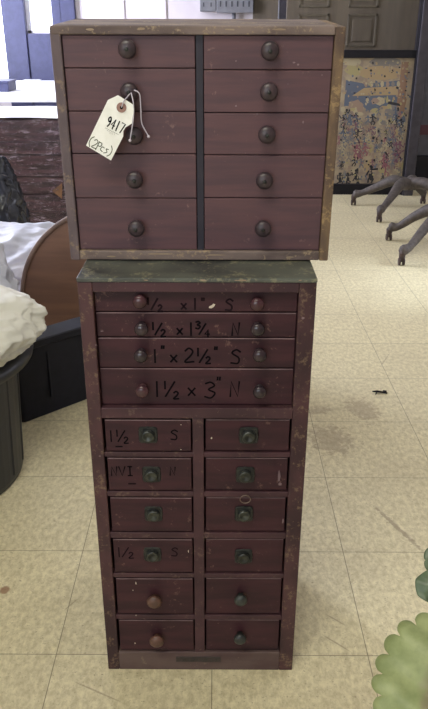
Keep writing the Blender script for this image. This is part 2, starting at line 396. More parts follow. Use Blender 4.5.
for px, py, w_, h_ in ((203, 279.3, .013, .0028), (242, 280, .016, .003), (236, 281, .006, .002), (146, 281.5, .008, .002), (300, 279.5, .006, .002)):   # rubbed-through chips on the front edge
    p = at(px, py, D); x, z = p.x, .7826
    pts = [(x+math.cos(a)*w_/2*rs.uniform(.6, 1.1), D-.0021, z+math.sin(a)*h_/2*rs.uniform(.6, 1.2)) for a in [i*math.pi/5 for i in range(10)]]
    poly(bm, pts, 1)
C_('top_board', bm, [M_['cab_top'], M_['bare']])
for a, b in ((XL, IL), (IR, XR)): C_('stile', box(a, b, D, D+.018, .0, .7785, .0015), M_['cab_frame'])
ROW = [(.7283, .7629), (.6868, .7283), (.6351, .6868), (.5695, .6351)]
LROW = [(.4866, .5480), (.4094, .4758), (.3240, .3972), (.2338, .3098), (.1366, .2224), (.0465, .1240)]
C_('rail', box(IL, IR, D, D+.018, .7629, .7785, .0012), M_['cab_rail'])
C_('rail', box(IL, IR, D, D+.018, .5500, .5690, .0012), M_['cab_rail'])
for (a0, a1), (b0, b1) in zip(LROW, LROW[1:]): C_('rail', box(IL, IR, D+.002, D+.018, b1+.001, a0-.001, .0008), M_['cab_rail'])
C_('rail', box(IL, IR, D, D+.018, .0, .0450, .0015), M_['cab_foot'])
C_('divider', box(-.0375, -.0195, D+.001, D+.020, .045, .55, .001), M_['cab_rail'])
def knob_bm(p, r, d, base=True, pin=False):
    bm = bmesh.new(); pr = []
    if base: pr += [(r*.75, 0), (r*.75, d*.08), (r*.5, d*.14)]
    else: pr += [(r*.5, 0)]
    pr += [(r*.42, d*.3), (r*.55, d*.42), (r*.9, d*.5), (r, d*.64), (r*.97, d*.78), (r*.8, d*.9), (r*.5, d*.97), (r*.2, d)]
    lathe(bm, pr, p, 'Y-', 24)
    if pin: lathe(bm, [(r*.22, d), (r*.22, d*1.06), (r*.12, d*1.1)], p, 'Y-', 12, mi=1)
    return bm
def drawer(x0, x1, z0, z1, y, g=.0008, label=None):
    bm = box(x0+g, x1-g, y, y+.014, z0+g, z1-g, .0012)
    bx(bm, x0+g+.001, x1-g-.001, y-.0003, y+.0015, z1-g-.0016, z1-g-.0003, 0, mi=1)      # pale strip painting the light caught by the top bevel
    bx(bm, x0+.006, x1-.006, y+.014, y+.20, z0+.004, z1-.006, 0, mi=2)                   # drawer box behind
    o = C_('drawer', bm, [M_['cab_red'], M_['worn_or_lit_edge'], M_['darkint']])
    if label: o['label'] = label
    return o
RD = D+.010
kn = [((139.9, 302.3), (257, 305.0)), ((141.4, 329.6), (257.7, 330)), ((140.8, 356.4), (259.7, 356)), ((142.3, 391.5), (259.7, 392.5))]
TX = [
 [('1', 148, 301, 7), ('/', 154, 304, 12), ('2', 160, 308, 7), ('x', 184, 305, 11), ('1', 195, 304, 12), ('"', 204, 304, 11), ('S', 229, 305, 13)],
 [('1', 153, 326, 8), ('/', 158, 329, 13), ('2', 163, 333, 8), ('x', 180, 330, 12), ('1', 191, 329, 14), ('3', 198, 325, 8), ('/', 202, 329, 12), ('4', 207, 333, 8), ('N', 235.5, 329, 14)],
 [('1', 155, 356, 15), ('"', 164, 352, 12), ('x', 174, 357, 14), ('2', 189, 355, 16), ('1', 198, 352, 9), ('/', 203, 356, 15), ('2', 208, 360, 8), ('"', 217, 353, 12), ('S', 235.5, 357, 17)],
 [('1', 157, 389, 18), ('1', 165, 385, 9), ('/', 169.5, 389, 18), ('2', 176, 395, 9), ('x', 192, 390, 16), ('3', 210, 390, 19), ('"', 220, 384, 14), ('N', 234.5, 389, 18)]]
for i, (z0, z1) in enumerate(ROW):
    dr = drawer(IL, IR, z0, z1, RD)
    for j, k in enumerate(kn[i]):
        p = at(k[0], k[1]-1, RD-.01)
        C_('knob', knob_bm((p.x, RD, p.z), .0108, .019), M_['knob_red'] if (i in (0, 3) and j == 0) or (i == 0) else M_['knob_dark'], dr, smooth=True)
    t = text('lettering', TX[i], M_['ink'] if i else M_['ink_faint'], dr, RD, .0029)
    t.location = (-CX, -D, 0)
    if i == 0:
        p = at(212, 306, RD); bm = bmesh.new()
        poly(bm, [(p.x+a*.001, RD-.0008, p.z+b*.001) for a, b in ((-5, -3), (-1, -3.5), (3, -1), (5, 3), (2, 4), (-1, 1), (-4, 0))])
        C_('paint_chip', bm, M_['chip'], dr)
def plate_bm(p, y, s):
    bm = bmesh.new(); ring = []
    for i in range(32):
        a = 2*math.pi*i/32; c, q = math.cos(a), math.sin(a)
        r = s/max(abs(c), abs(q)) ; r = min(r, s*1.22)*(1-.06*abs(math.sin(4*a)))
        ring.append((p[0]+c*r, p[1]+q*r*1.0))
    f = [bm.verts.new((x, y, z)) for x, z in ring]; b = [bm.verts.new((p[0]+(x-p[0])*.93, y-.0022, p[1]+(z-p[1])*.93)) for x, z in ring]
    for i in range(32): bm.faces.new((f[i], f[(i+1) % 32], b[(i+1) % 32], b[i]))
    bm.faces.new(b); bm.faces.new(f)
    # raised collar round the finger cup
    lathe(bm, [(s*.72, .002), (s*.70, .0045), (s*.58, .0050), (s*.50, .003)], (p[0], y, p[1]), 'Y-', 28, cap=False)
    for a in (45, 135, 225, 315):
        lathe(bm, [(.0011, .002), (.0009, .0030)], (p[0]+s*.86*math.cos(R(a)), y, p[1]+s*.86*math.sin(R(a))), 'Y-', 8)
    return bm
KL = [(148, 435.5), (151.5, 475), (153.5, 514.5), (152.5, 555), (154.3, 600.7), (156.8, 640)]
KR = [(248.7, 436), (245.3, 475.4), (244, 514.5), (243.5, 557), (240.6, 599), (240, 637.7)]
LTX = {0: ([('1', 111, 436, 14), ('1', 117, 433, 8), ('/', 121, 436, 14), ('2', 126, 440, 8), ('_', 118, 443, 9), ('S', 174, 435, 13)], 'ink'),
       1: ([('N', 114, 471, 12), ('V', 122, 471, 12), ('I', 130, 471, 12), ('_', 131, 480, 10), ('N', 172.5, 471, 11)], 'ink'),
       3: ([('1', 119, 552, 14), ('/', 125, 552, 14), ('2', 131, 555, 9), ('S', 174.5, 552, 13)], 'ink_faint')}
LD = D+.0035
for i, (z0, z1) in enumerate(LROW):
    for j, (x0, x1, K) in enumerate(((IL+.0025, -.0385, KL), (-.0180, IR-.0015, KR))):
        dr = drawer(x0, x1, z0, z1, LD+.001*((i*3+j*2) % 3-1), .0014)
        dr.rotation_euler = (0, 0, 0)
        px, py = K[i]
        if i < 4:
            p = at(px, py, LD-.003)
            C_('knob_plate', plate_bm((p.x, p.z), LD-.0008, .0162), M_['plate'], dr)
            bm = bmesh.new()
            lathe(bm, [(.0080, .001), (.0090, .005), (.0108, .0065), (.0112, .0085), (.0100, .0100), (.0065, .0094), (.0030, .0078), (.0008, .0074)], (p.x, LD, p.z), 'Y-', 24)
            C_('pull', bm, M_['pull'], dr, smooth=True)
        else:
            p = at(px, py, LD-.010)
            m = M_['knob_wood'] if j == 0 else M_['knob_green']
            o = C_('knob', knob_bm((p.x, LD, p.z), .0135 if j == 0 else .0118, .020, base=False), m, dr, smooth=True)
            if j == 0: o['label'] = 'brown wooden replacement knob'
        if j == 0 and i in LTX:
            yf = LD+.001*((i*3+j*2) % 3-1)
            t = text('lettering', LTX[i][0], M_[LTX[i][1]], dr, yf, .0023); t.location = (-CX, -D, 0)
def flecks(name, spots, y, m, parent, seed):
    rs = random.Random(seed); bm = bmesh.new()
    for px, py, w_, h_ in spots:
        p = at(px, py, y); w_ *= .00146; h_ *= .00146
        poly(bm, [(p.x+math.cos(a)*w_/2*rs.uniform(.6, 1.1), y-.0006, p.z+math.sin(a)*h_/2*rs.uniform(.6, 1.1)) for a in [i*math.pi/4 for i in range(8)]])
    o = obj(name, bm, m, parent); return o
o = flecks('paint_flecks', [(211.5, 438, 1.8, 3), (181, 424.5, 1.5, 1.5), (181, 449.5, 1.5, 1.5), (188.5, 551, 1.4, 5), (136, 583, 1.6, 5), (133, 590, 2, 1.4), (136, 615, 1.2, 3), (135, 643, 1.6, 3)], D-.0005, M_['chip'], cab, 5)
o.location = (-CX, -D, 0)
o = flecks('rubbed_mark', [(279, 476, 3.5, 18), (280, 484, 5, 5), (283, 521, 1.8, 8), (102, 331, 4, 1.5), (96, 345, 3, 2), (303, 318, 4, 3), (100, 456, 3, 3)], D-.0003, M_['worn_or_lit_edge'], cab, 6); o.location = (-CX, -D, 0)
bm = bmesh.new(); p, q = at(176, 659, D), at(221, 659, D)
bx(bm, p.x, q.x, D-.0012, D+.001, p.z-.0065, p.z+.0065, .0006)
rs = random.Random(8)
n = 9
for i in range(n):      # faded stencil marks
    x = p.x+.003+(q.x-p.x-.006)*(i+.5)/n; z = p.z
    ribbon(bm, [(x-.002, z+.003), (x-.002, z-.003)], .0008, Vector((1, 0, 0)), Vector((0, 0, 1)), Vector((0, D-.0016, 0)), 1)
    ribbon(bm, [(x-.002, z+rs.choice((-.003, 0, .003))), (x+.001, z+rs.choice((-.003, 0, .003)))], .0008, Vector((1, 0, 0)), Vector((0, 0, 1)), Vector((0, D-.0016, 0)), 1)
C_('label_strip', bm, [M_['label'], M_['pull']])
# little ring hooked over the pull
p = at(245.3, 499.5, D-.004); bm = bmesh.new()
tube(bm, [(p.x+.0088*math.cos(a), D-.0035, p.z+.0078*math.sin(a)) for a in [i*math.pi/10 for i in range(21)]], .0009, 6, 1)
tag(obj('metal_ring', bm, M_['ring'], smooth=True), 'small dull metal ring above a square-plated pull on the tall cabinet', 'ring')

# ------------------------------------------------------------------ upper box
BXC, BD, BW, BH, TILT, BZ, BDEP = -.0267, 1.0809, .401, .333, .0493, .7862, .20
ub = thing('drawer_box', 'faded red wooden box with ten drawers sitting on top of the tall cabinet', 'drawer box', (BXC, BD, BZ), (TILT, 0, 0))
BM = Matrix.Translation((BXC, BD, BZ)) @ Matrix.Rotation(TILT, 4, 'X'); BI = BM.inverted()
def bl(px, py, y=0.):
    o = BI @ Vector((0, 0, CH)); d = BI.to_3x3() @ ray(px, py); return o+d*((y-o.y)/d.y)
h = BW/2
obj('side_panel', box(-h, -h+.0145, 0, BDEP, 0, BH-.001, .0018), M_['box_wood_glare'], ub)
obj('side_panel', box(h-.0140, h, 0, BDEP, 0, BH, .0018), M_['box_woodv'], ub)
bm = box(-h+.001, h-.0141, -.0008, BDEP, BH-.0105, BH+.001, .0018); obj('top_board', bm, M_['box_wood'], ub)
obj('bottom_board', box(-h+.0146, h-.0141, -.0005, BDEP, .001, .0155, .0018), M_['box_wood'], ub)
obj('back_panel', box(-h+.0146, h-.0141, BDEP-.007, BDEP-.001, .0156, BH-.011), M_['darkint'], ub)
obj('foot_strip', box(-h+.05, h-.05, .165, .19, -.0078, .001), M_['box_wood'], ub)
il, ir = -h+.0147, h-.0142
RL = [33.5, 68.5, 112, 154.5, 199, 250.5]; RRr = [33.5, 70, 113, 155.5, 198.5, 250.5]
KBL = [(127, 49), (129, 92), (134, 136), (134.5, 180), (136, 229)]; KBR = [(270, 51), (269, 92), (267, 135), (264.5, 181), (263, 229)]
dl = bl(196.3, 140).x; dr_ = bl(203.6, 140).x
obj('divider', box(dl+.0005, dr_-.0005, .006, .02, .0156, BH-.0107), M_['box_dark'], ub)
for rows, x0, x1, K, sd in ((RL, il, dl, KBL, 0), (RRr, dr_, ir, KBR, 1)):
    for i in range(5):
        z1 = BH-.0108 if i == 0 else bl(130, rows[i]).z; z0 = .0158 if i == 4 else bl(130, rows[i+1]).z
        yy = .0045+.0006*((i*2+sd) % 3)
        bm = box(x0+.0007, x1-.0007, yy, yy+.012, z0+.0006, z1-.0006, .0009)
        bx(bm, x0+.006, x1-.006, yy+.012, .17, z0+.005, z1-.006, 0, mi=1)
        d = obj('drawer', bm, [M_['box_red'], M_['darkint']], ub)
        px, py = K[i]; p = bl(px, py, -.01)
        if sd == 0 and i == 2: p = bl(134, 136, -.01)
        obj('knob', knob_bm((p.x, yy, p.z), .0128, .021, pin=True), [M_['knob_box'], M_['plate']], d, smooth=True)
def bflecks(spots, y, name, m, seed):
    rs = random.Random(seed); bm = bmesh.new()
    for px, py, w_, h_ in spots:
        p = bl(px, py, y); w_ *= .0015; h_ *= .0015
        poly(bm, [(p.x+math.cos(a)*w_/2*rs.uniform(.6, 1.1), y, p.z+math.sin(a)*h_/2*rs.uniform(.6, 1.1)) for a in [i*math.pi/4 for i in range(8)]])
    return obj(name, bm, m, ub)
bflecks([(294, 62.5, 3.5, 2), (298, 64.5, 2.5, 2), (236, 61, 2, 2), (236, 106, 2, 2), (257, 114, 2.5, 2), (303, 122, 2, 3), (322, 75, 1.5, 2), (288, 84, 1.6, 1), (110, 163, 1.2, 2), (322, 158, 2, 2)], .0040, 'paint_flecks', M_['worn_or_lit_edge'], 3)
bflecks([(90, 29.5, 9, 2.6), (141, 29, 10, 2.6), (178, 30, 3, 2), (230, 29.5, 12, 2), (280, 29.5, 16, 2), (160, 254, 30, 2.2), (112, 256.5, 12, 2), (215, 255, 24, 2), (290, 257, 9, 2)], -.0014, 'rubbed_mark', M_['bare'], 9)

# ------------------------------------------------------------------ price tag hanging from a knob
ty = -.0265
P2 = [bl(x, y, ty) for x, y in ((107.8, 100), (118, 95.2), (133, 104.5), (133.7, 110), (131.8, 123.5), (125.5, 127.5), (123.3, 131), (123.2, 136.5), (111, 160.5), (86, 145.5))]
loc0 = BM @ bl(129, 92, ty)
pt = thing('price_tag', 'cream paper price tag tied to a knob of the upper box', 'tag', loc0, (TILT, 0, 0))
TI = (Matrix.Translation(loc0) @ Matrix.Rotation(TILT, 4, 'X')).inverted() @ BM
def T_(name, bm, m, par=pt, **k):
    bmesh.ops.transform(bm, matrix=TI, verts=bm.verts); return obj(name, bm, m, par, **k)
bm = bmesh.new()
vs = [bm.verts.new(p) for p in P2]; f = bm.faces.new(vs)
e = bmesh.ops.extrude_face_region(bm, geom=[f]); bmesh.ops.translate(bm, verts=[v for v in e['geom'] if isinstance(v, bmesh.types.BMVert)], vec=(0, .0005, 0))
card = T_('card', bm, M_['tagcard'])
c = bl(121.5, 107.5, ty); bm = bmesh.new()
lathe(bm, [(.0022, .0003), (.0022, .0009), (.0068, .0009), (.0068, .0003)], c, 'Y-', 24); lathe(bm, [(.0021, .0008), (.0021, .0012)], c, 'Y-', 16, mi=1)
T_('eyelet', bm, [M_['eyelet'], M_['ink']])
def tagtext(s, p0, p1, hp, pen, asp, m, gap=1.):
    a, b = bl(*p0, ty), bl(*p1, ty); ex = (b-a).normalized(); ez = Vector((-ex.z, 0, ex.x)); L = (b-a).length
    bm = bmesh.new(); step = L/len(s); hgt = hp*.00147
    for i, ch in enumerate(s): strokes(bm, ch, i*step, 0, hgt, pen, ex, ez, a+Vector((0, -.0004, 0)), asp)
    return T_('lettering', bm, m)
tagtext('9417', (105.5, 125.5), (122.5, 134), 9.5, .0017, .62, M_['ink'])
tagtext('(2Pcs)', (87.5, 144.5), (110.5, 156.5), 8.5, .0011, .85, M_['olive_ink'])
bm = bmesh.new()      # small print lines
for k, (a, b) in enumerate((((105, 128), (119, 135)), ((107, 130.5), (116, 135)), ((109, 133), (113, 135)))):
    A, B = bl(*a, ty), bl(*b, ty); v = B-A
    for i in range(9 if k == 0 else 5):
        t0 = i/(9 if k == 0 else 5); s0 = A+v*t0; s1 = A+v*(t0+.07)
        bm.faces.new([bm.verts.new(q+Vector((0, -.0004, 0))) for q in (s0, s1, s1+Vector((0, 0, .0006)), s0+Vector((0, 0, .0006)))])
T_('small_print', bm, M_['ink_faint'])
def strand(pts, rad=.00085):
    bm = bmesh.new(); tube(bm, [bl(x, y, d) for x, y, d in pts], rad, 6, 5); T_('string', bm, M_['string'], smooth=True)
strand([(121.5, 107.5, ty-.001), (124, 101, ty-.003), (128, 96, -.020), (131, 92, -.014)])
strand([(131, 92, -.014), (133.5, 104, -.022), (133.5, 116, -.026), (132, 128, -.026), (130, 140, -.025)])
strand([(134, 90, -.014), (139.5, 94, -.015), (140.8, 108, -.012), (141.5, 122, -.010), (145, 130, -.010), (148.5, 136, -.010)])
for x, y, d in ((130, 140.5, -.025), (148.6, 136.5, -.010)):
    bm = bmesh.new(); bmesh.ops.create_icosphere(bm, subdivisions=2, radius=.0022, matrix=Matrix.Translation(bl(x, y, d))); T_('string_knot', bm, M_['string'], smooth=True)

# ------------------------------------------------------------------ sacks and plastic
def sack(name, label, cat, c, rx, ry, z0, h, m, seed, crease=.09, sub=5, lump=.12, pw=1.6, kind=None):
    """crumpled bag, flat underneath, standing on z0"""
    bm = bmesh.new(); bmesh.ops.create_icosphere(bm, subdivisions=sub, radius=1)
    o = Vector((seed*7.3, seed*3.1, seed*1.7))
    for v in bm.verts:
        n = v.co.normalized()
        r = 1+lump*noise.noise(n*1.6+o)*1.5
        w = noise.noise(n*2.2+o*2)
        q = n*2.6+o+Vector((w, -w, w))*1.2
        r += crease*(1-abs(noise.noise(q))*4)*.5+crease*.6*(1-abs(noise.noise(q*2.3))*4)*.4+crease*.25*noise.noise(q*6)
        p = n*r; s = 1 if n.z > 0 else .8
        z = (p.z+1)/2; z = max(z, .09)-.09
        fl = 1+.12*(1-z)
        v.co = Vector((p.x*rx*fl, p.y*ry*fl, z*h/.95))
    return tag(obj(name, bm, m, smooth=True, loc=(c[0], c[1], z0)), label, cat)

# black bin, front left
def rrect(x0, x1, y0, y1, r, n=6):
    out = []
    for cx, cy, a0 in ((x1-r, y1-r, 0), (x0+r, y1-r, 90), (x0+r, y0+r, 180), (x1-r, y0+r, 270)):
        for i in range(n+1):
            a = R(a0+90*i/n); out.append((cx+r*math.cos(a), cy+r*math.sin(a)))
    return out
def loft(bm, rings, capb=True, capt=True, mi=0):
    V = [[bm.verts.new(p) for p in r] for r in rings]; n = len(V[0])
    for A, B in zip(V, V[1:]):
        for i in range(n): bm.faces.new((A[i], A[(i+1) % n], B[(i+1) % n], B[i])).material_index = mi
    if capb: bm.faces.new(V[0])
    if capt: bm.faces.new(V[-1])
    return bm
bn = thing('plastic_bin', 'round black plastic bin with a flared rim at the left edge under the cream bag', 'bin', (-.773, 1.66, 0))
bm = lathe(bmesh.new(), [(.225, 0), (.236, .004), (.240, .02), (.257, .335), (.257, .35)], (0, 0, 0), 'Z', 64)
for i in range(20):
    a = 2*math.pi*i/20+.1; tube(bm, [(.239*math.cos(a), .239*math.sin(a), .03), (.2535*math.cos(a), .2535*math.sin(a), .325)], .005, 6, 1)
obj('bin_body', bm, M_['black_pl'], bn, smooth=False)
obj('rim', lathe(bmesh.new(), [(.255, .336), (.285, .336), (.298, .345), (.301, .358), (.297, .370), (.285, .374), (.25, .374), (.24, .36)], (0, 0, 0), 'Z', 64), M_['black_pl'], bn, smooth=True)
sack('plastic_bag', 'crumpled cream plastic bag resting on the black bin', 'bag', (-.645, 1.63), .205, .19, .375, .165, M_['cream'], 2.6, .06, 6)
sack('plastic_sack', 'tall bluish white plastic sack standing behind the cream bag', 'sack', (-1.03, 2.22), .34, .22, 0, .63, M_['white_bag'], 5.2, .10, 6)
sack('plastic_sheeting', 'white plastic sheeting heaped behind the arched brown panel', 'sheeting', (-.86, 2.86), .42, .26, 0, .40, M_['white_bag'], 8.4, .08, 6)
sack('rubbish_bag', 'shiny black rubbish bag standing against the wrapped stack', 'bag', (-1.20, 3.40), .26, .22, 0, .70, M_['black_bag'], 3.3, .10, 6, .06)
# arched plywood panel
ap = thing('arched_panel', 'brown plywood panel with a rounded top standing behind the slim black case', 'panel', (-.352, 2.42, 0))
def arch(r, zc, y0, y1, bm=None, n=40, bottom=0.):
    bm = bm or bmesh.new(); pts = [(-r, bottom)]+[(-r*math.cos(math.pi*i/n), zc+r*math.sin(math.pi*i/n)) for i in range(n+1)]+[(r, bottom)]
    A = [bm.verts.new((x, y0, z)) for x, z in pts]; B = [bm.verts.new((x, y1, z)) for x, z in pts]
    bm.faces.new(A); bm.faces.new(B); m = len(A)
    for i in range(m): bm.faces.new((A[i], A[(i+1) % m], B[(i+1) % m], B[i])).material_index = 1
    return bm
obj('board', arch(.340, .22, 0, .03), [M_['arch'], M_['arch_edge']], ap)
bm = bmesh.new(); pts = [(-.340*math.cos(math.pi*i/40), -.006, .22+.340*math.sin(math.pi*i/40)) for i in range(41)]
tube(bm, [(-.340, -.004, .002)]+pts+[(.340, -.004, .002)], .008, 6, 1); obj('edge_banding', bm, M_['arch_edge'], ap, smooth=True)
# black tote, turned
A0 = Vector((-.563, 1.959)); A1 = Vector((-.427, 2.085)); dv = (A1-A0).normalized(); ang = math.atan2(dv.y, dv.x)
st = A0-dv*.05
tt = thing('plastic_case', 'slim blue-black plastic case standing on edge at an angle between the bin and tall cabinet', 'case', (st.x, st.y, 0), (0, 0, ang))
L = .36; dp = .055
def tr(z, g): return [(x, y, z) for x, y in rrect(0-g, L+g, 0-g, dp+g, .02+g*.5)]
bm = loft(bmesh.new(), [tr(0, -.004), tr(.004, 0), tr(.245, .008)])
bx(bm, .106, .112, -.010, .0, .06, .215, .002)
obj('case_body', bm, M_['tote'], tt)
obj('rim', loft(bmesh.new(), [tr(.240, .010), tr(.243, .014), tr(.262, .015), tr(.265, .010)]), M_['tote'], tt)

# ------------------------------------------------------------------ wrapped stack
ws = thing('wrapped_stack', 'stack of dark purple-brown boards bound in clear stretch wrap, left behind the box', 'stack', (-1.15, 4.35, 0))
rs = random.Random(12); z = .03
for i in range(12):
    hgt = rs.choice((.035, .05, .10, .12, .07)); 
    if z+hgt > .69: break
    a = rs.uniform(-.02, .02); obj('board', box(-.62+a, .62+a, -.27+rs.uniform(-.02, .02), .30, z, z+hgt-.006, .006), M_['wrap_in'], ws); z += hgt
TOPZ = z
for xx in (-.5, 0, .5): obj('pallet_block', box(xx-.06, xx+.06, -.26, .28, 0, .03, .003), M_['carton'], ws)
p = [at(x, y, 4.03)-Vector((-1.15, 4.35, 0)) for x, y in ((52, 191), (62, 183), (62, 199))]
bm = bmesh.new(); poly(bm, p); f = bm.faces[:]; e = bmesh.ops.extrude_face_region(bm, geom=f); bmesh.ops.translate(bm, verts=[v for v in e['geom'] if isinstance(v, bmesh.types.BMVert)], vec=(0, .004, 0))
obj('card_corner', bm, M_['carton'], ws)
bm = bmesh.new(); nx, nz = 150, 80
V = []
for j in range(nz+1):
    row = []
    for i in range(nx+1):
        x = -.655+1.31*i/nx; zz = .02+(TOPZ-.015)*j/nz
        q = Vector((x*2.2, zz*14, 1.3)); d = .026*noise.noise(q)+.022*(1-abs(noise.noise(q*2.1+Vector((3, 0, 0))))*3)*.4+.014*noise.noise(q*5)
        row.append(bm.verts.new((x, -.318-d, zz)))
    V.append(row)
for j in range(nz):
    for i in range(nx): bm.faces.new((V[j][i], V[j][i+1], V[j+1][i+1], V[j+1][i]))
bx(bm, .655, .657, -.31, .31, .02, TOPZ); bx(bm, -.657, -.655, -.31, .31, .02, TOPZ)
obj('stretch_wrap', bm, M_['film'], ws, smooth=True)
# paper on top of stack
def sheet(name, label, cat, x0, x1, y0, y1, z, m, seed, amp=.006, n=30):
    bm = bmesh.new(); V = []
    for j in range(n+1):
        V.append([bm.verts.new((x0+(x1-x0)*i/n, y0+(y1-y0)*j/n+.01*noise.noise(Vector((i*.3, seed, 0))), z+amp*(1+noise.noise(Vector((i*.2, j*.2, seed)))))) for i in range(n+1)])
    for j in range(n):
        for i in range(n): bm.faces.new((V[j][i], V[j][i+1], V[j+1][i+1], V[j+1][i]))
    e = bmesh.ops.extrude_face_region(bm, geom=bm.faces[:]); bmesh.ops.translate(bm, verts=[v for v in e['geom'] if isinstance(v, bmesh.types.BMVert)], vec=(0, 0, -.002))
    return tag(obj(name, bm, m, smooth=True), label, cat)
sheet('paper_sheet', 'large white paper sheet lying over the wrapped stack', 'paper', -1.75, -.55, 4.04, 4.64, TOPZ+.004, M_['paper'], 3.)
# table behind
tb = thing('work_table', 'long table with a white top under the bright windows', 'table', (-1.65, 5.45, 0))
obj('tabletop', box(-.95, .85, -.79, .70, .69, .72, .004), M_['paper'], tb)
for a in (-.9, .8):
    for b in (-.62, .64): obj('leg', box(a-.025, a+.025, b-.025, b+.025, 0, .69, .003), M_['mull'], tb)
def stackbox(name, label, cat, px0, px1, py, Y, hgt, dpt, m):
    a, b = atz(px0, py, .72), atz(px1, py, .72); y = a.y
    return tag(obj(name, box(a.x, b.x, y, y+dpt, .721, .721+hgt, .003), m), label, cat)
o = thing('file_box', 'blue-grey box at the left end of the white table', 'box', (atz(0, 92, .72).x, atz(0, 92, .72).y, .721))
obj('box_body', box(-.30, .06, 0, .2, 0, .055, .004), M_['mull'], o); obj('lid', box(-.305, .065, -.005, .205, .055, .068, .003), M_['mull'], o)
for px, py, w_, lab in ((32, 80, .13, 'stapled pale grey papers lying on the white table'), (24, 85, .07, 'small grey note lying nearest on the white table')):
    a = atz(px, py, .7215); bm = box(-w_/2, w_/2, -.04, .05, 0, .003)
    bx(bm, -w_/2+.01, w_/2-.01, -.03, -.02, .003, .0034, 0, mi=1); bx(bm, -w_/2+.01, w_/2-.03, 0, .01, .003, .0034, 0, mi=1)
    tag(obj('paper', bm, [M_['paper'], M_['mull']], loc=(a.x, a.y, .7205)), lab, 'paper')
# small tan carton on sheeting edge
p = atz(54, 220, .18)
tag(obj('small_carton', box(-.03, .05, -.02, .04, 0, .05, .003), M_['carton'], loc=(at(53, 222, 3.75).x, 3.75, 0)), 'small tan carton on the floor in front of the wrapped stack', 'carton')

# ------------------------------------------------------------------ electrical panel on the back wall
ep = thing('electrical_panel', 'grey metal electrical panel with slots mounted on the back wall above the box', 'electrical panel', (.07, 6.49, 1.217))
obj('enclosure', box(-.075, .22, -.07, 0, 0, .45, .004), M_['panelgrey'], ep)
obj('side_enclosure', box(-.21, -.08, -.06, 0, .01, .40, .004), M_['panelgrey'], ep)
for i in range(6):
    x = -.045+i*.046; obj('slot', box(x-.006, x+.006, -.0725, -.068, .045, .085), M_['slot'], ep)
for x in (-.18, -.12): obj('slot', box(x-.005, x+.005, -.0625, -.058, .045, .075), M_['slot'], ep)
bm = bmesh.new(); tube(bm, [(.065, -.03, 0), (.065, -.03, -1.1)], .016, 10, 1); obj('conduit', bm, M_['panelgrey'], ep, smooth=True)

# ------------------------------------------------------------------ panelled door + post on the right of the back wall
dr = thing('panelled_door', 'olive-brown panelled wooden door standing upright behind the painted panel', 'door', (.95, 5.62, 0))
bm = box(-.46, .47, 0, .035, 0, 2.0, .003)
obj('door_leaf', bm, M_['door'], dr)
def pan(x0, x1, z0, z1):
    bm = bmesh.new(); w = .016
    for a in ((x0, x1, z0, z0+w), (x0, x1, z1-w, z1), (x0, x0+w, z0, z1), (x1-w, x1, z0, z1)): bx(bm, a[0], a[1], -.007, .002, a[2], a[3], .003)
    bx(bm, x0+.035, x1-.035, -.005, .002, z0+.035, z1-.035, .004, mi=1)
    obj('moulded_panel', bm, [M_['doorline'], M_['door']], dr)
for x0, x1 in ((.574-.95, .791-.95), (.924-.95, 1.135-.95)): pan(x0, x1, 1.24, 1.85); pan(x0, x1, .985, 1.20); pan(x0, x1, .2, .9)
ps = thing('upright_post', 'slim dark upright post with a pale edge at the left side of the panelled door', 'post', (.487, 6.1, 0))
bm = box(-.012, .045, -.02, .02, 0, 2.3, .003); obj('post_shaft', bm, M_['post'], ps)
obj('edge_strip', box(-.02, -.012, -.022, .02, 0, 2.3, .001), M_['panelgrey'], ps)
obj('foot', box(-.05, .08, -.06, .06, 0, .02, .003), M_['post'], ps)
struct('trim_4', box(.29, .52, Y1-.02, Y1, 0, 2.2, .003), M_['door'])

# ------------------------------------------------------------------ painted panel with black frame
pa = thing('painted_panel', 'black-framed upright board painted with a colourful crowd scene on tan', 'painting', (.90, 5.3, 0))
def PL(px, py, y=-.001):
    v = at(px, py, 5.3+y); return Vector((v.x-.90, y, v.z))
obj('bottom_rail', box(-.06, .47, -.03, .02, .0, .075, .003), M_['blackframe'], pa)
obj('top_rail', box(-.06, .46, -.03, .02, .925, .975, .003), M_['blackframe'], pa)
bm = box(-.05, .46, 0, .018, .075, .925)
ART = ['#9c8e76', '#586070', '#a08a68', '#8a6c58', '#666a74', '#a89c80', '#25252c', '#8a5a62', '#917c6c', '#7a746e', '#74505f', '#9c9268']
am = [mat('art_paint_%d' % i, c, None, .6, bs=0) for i, c in enumerate(ART)]
am[0] = mat('art_tan_ground', '#a3947a', '#897a6c', .6, scale=18, bs=0)
rs = random.Random(21); ly = [-.0010]
def patch(pts, mi):
    ly[0] -= .000004; poly(bm, [PL(x, y, ly[0]) for x, y in pts], mi)
def ell(cx, cy, rx, ry, mi, n=14, j=.12): patch([(cx+math.cos(2*math.pi*i/n)*rx*rs.uniform(1-j, 1+j), cy+math.sin(2*math.pi*i/n)*ry*rs.uniform(1-j, 1+j)) for i in range(n)], mi)
patch([(346, 80), (366, 84), (402, 80), (402, 108), (370, 106), (344, 106)], 1)
ell(354, 70, 9, 6, 11); ell(352, 62, 10, 4, 5); ell(385, 62, 16, 5, 9)
ell(381, 73, 22, 7, 2, 20, .03); patch([(364, 88), (398, 86), (398, 95), (352, 96)], 2)
patch([(402, 62), (409, 62), (404, 110), (396, 110)], 3); patch([(398, 96), (407, 98), (404, 112), (397, 112)], 3)
ell(371, 70.5, 1.3, 1.3, 6, 8); ell(393, 70.5, 1.3, 1.3, 6, 8)
for i in range(7): ell(366+i*5.4, 84, 1.8, 3, rs.choice((5, 8, 0, 9)))
ell(372, 104, 10, 7, 1); ell(380, 101, 5, 4, 5); patch([(388, 101), (401, 104), (400, 106), (388, 104)], 6)
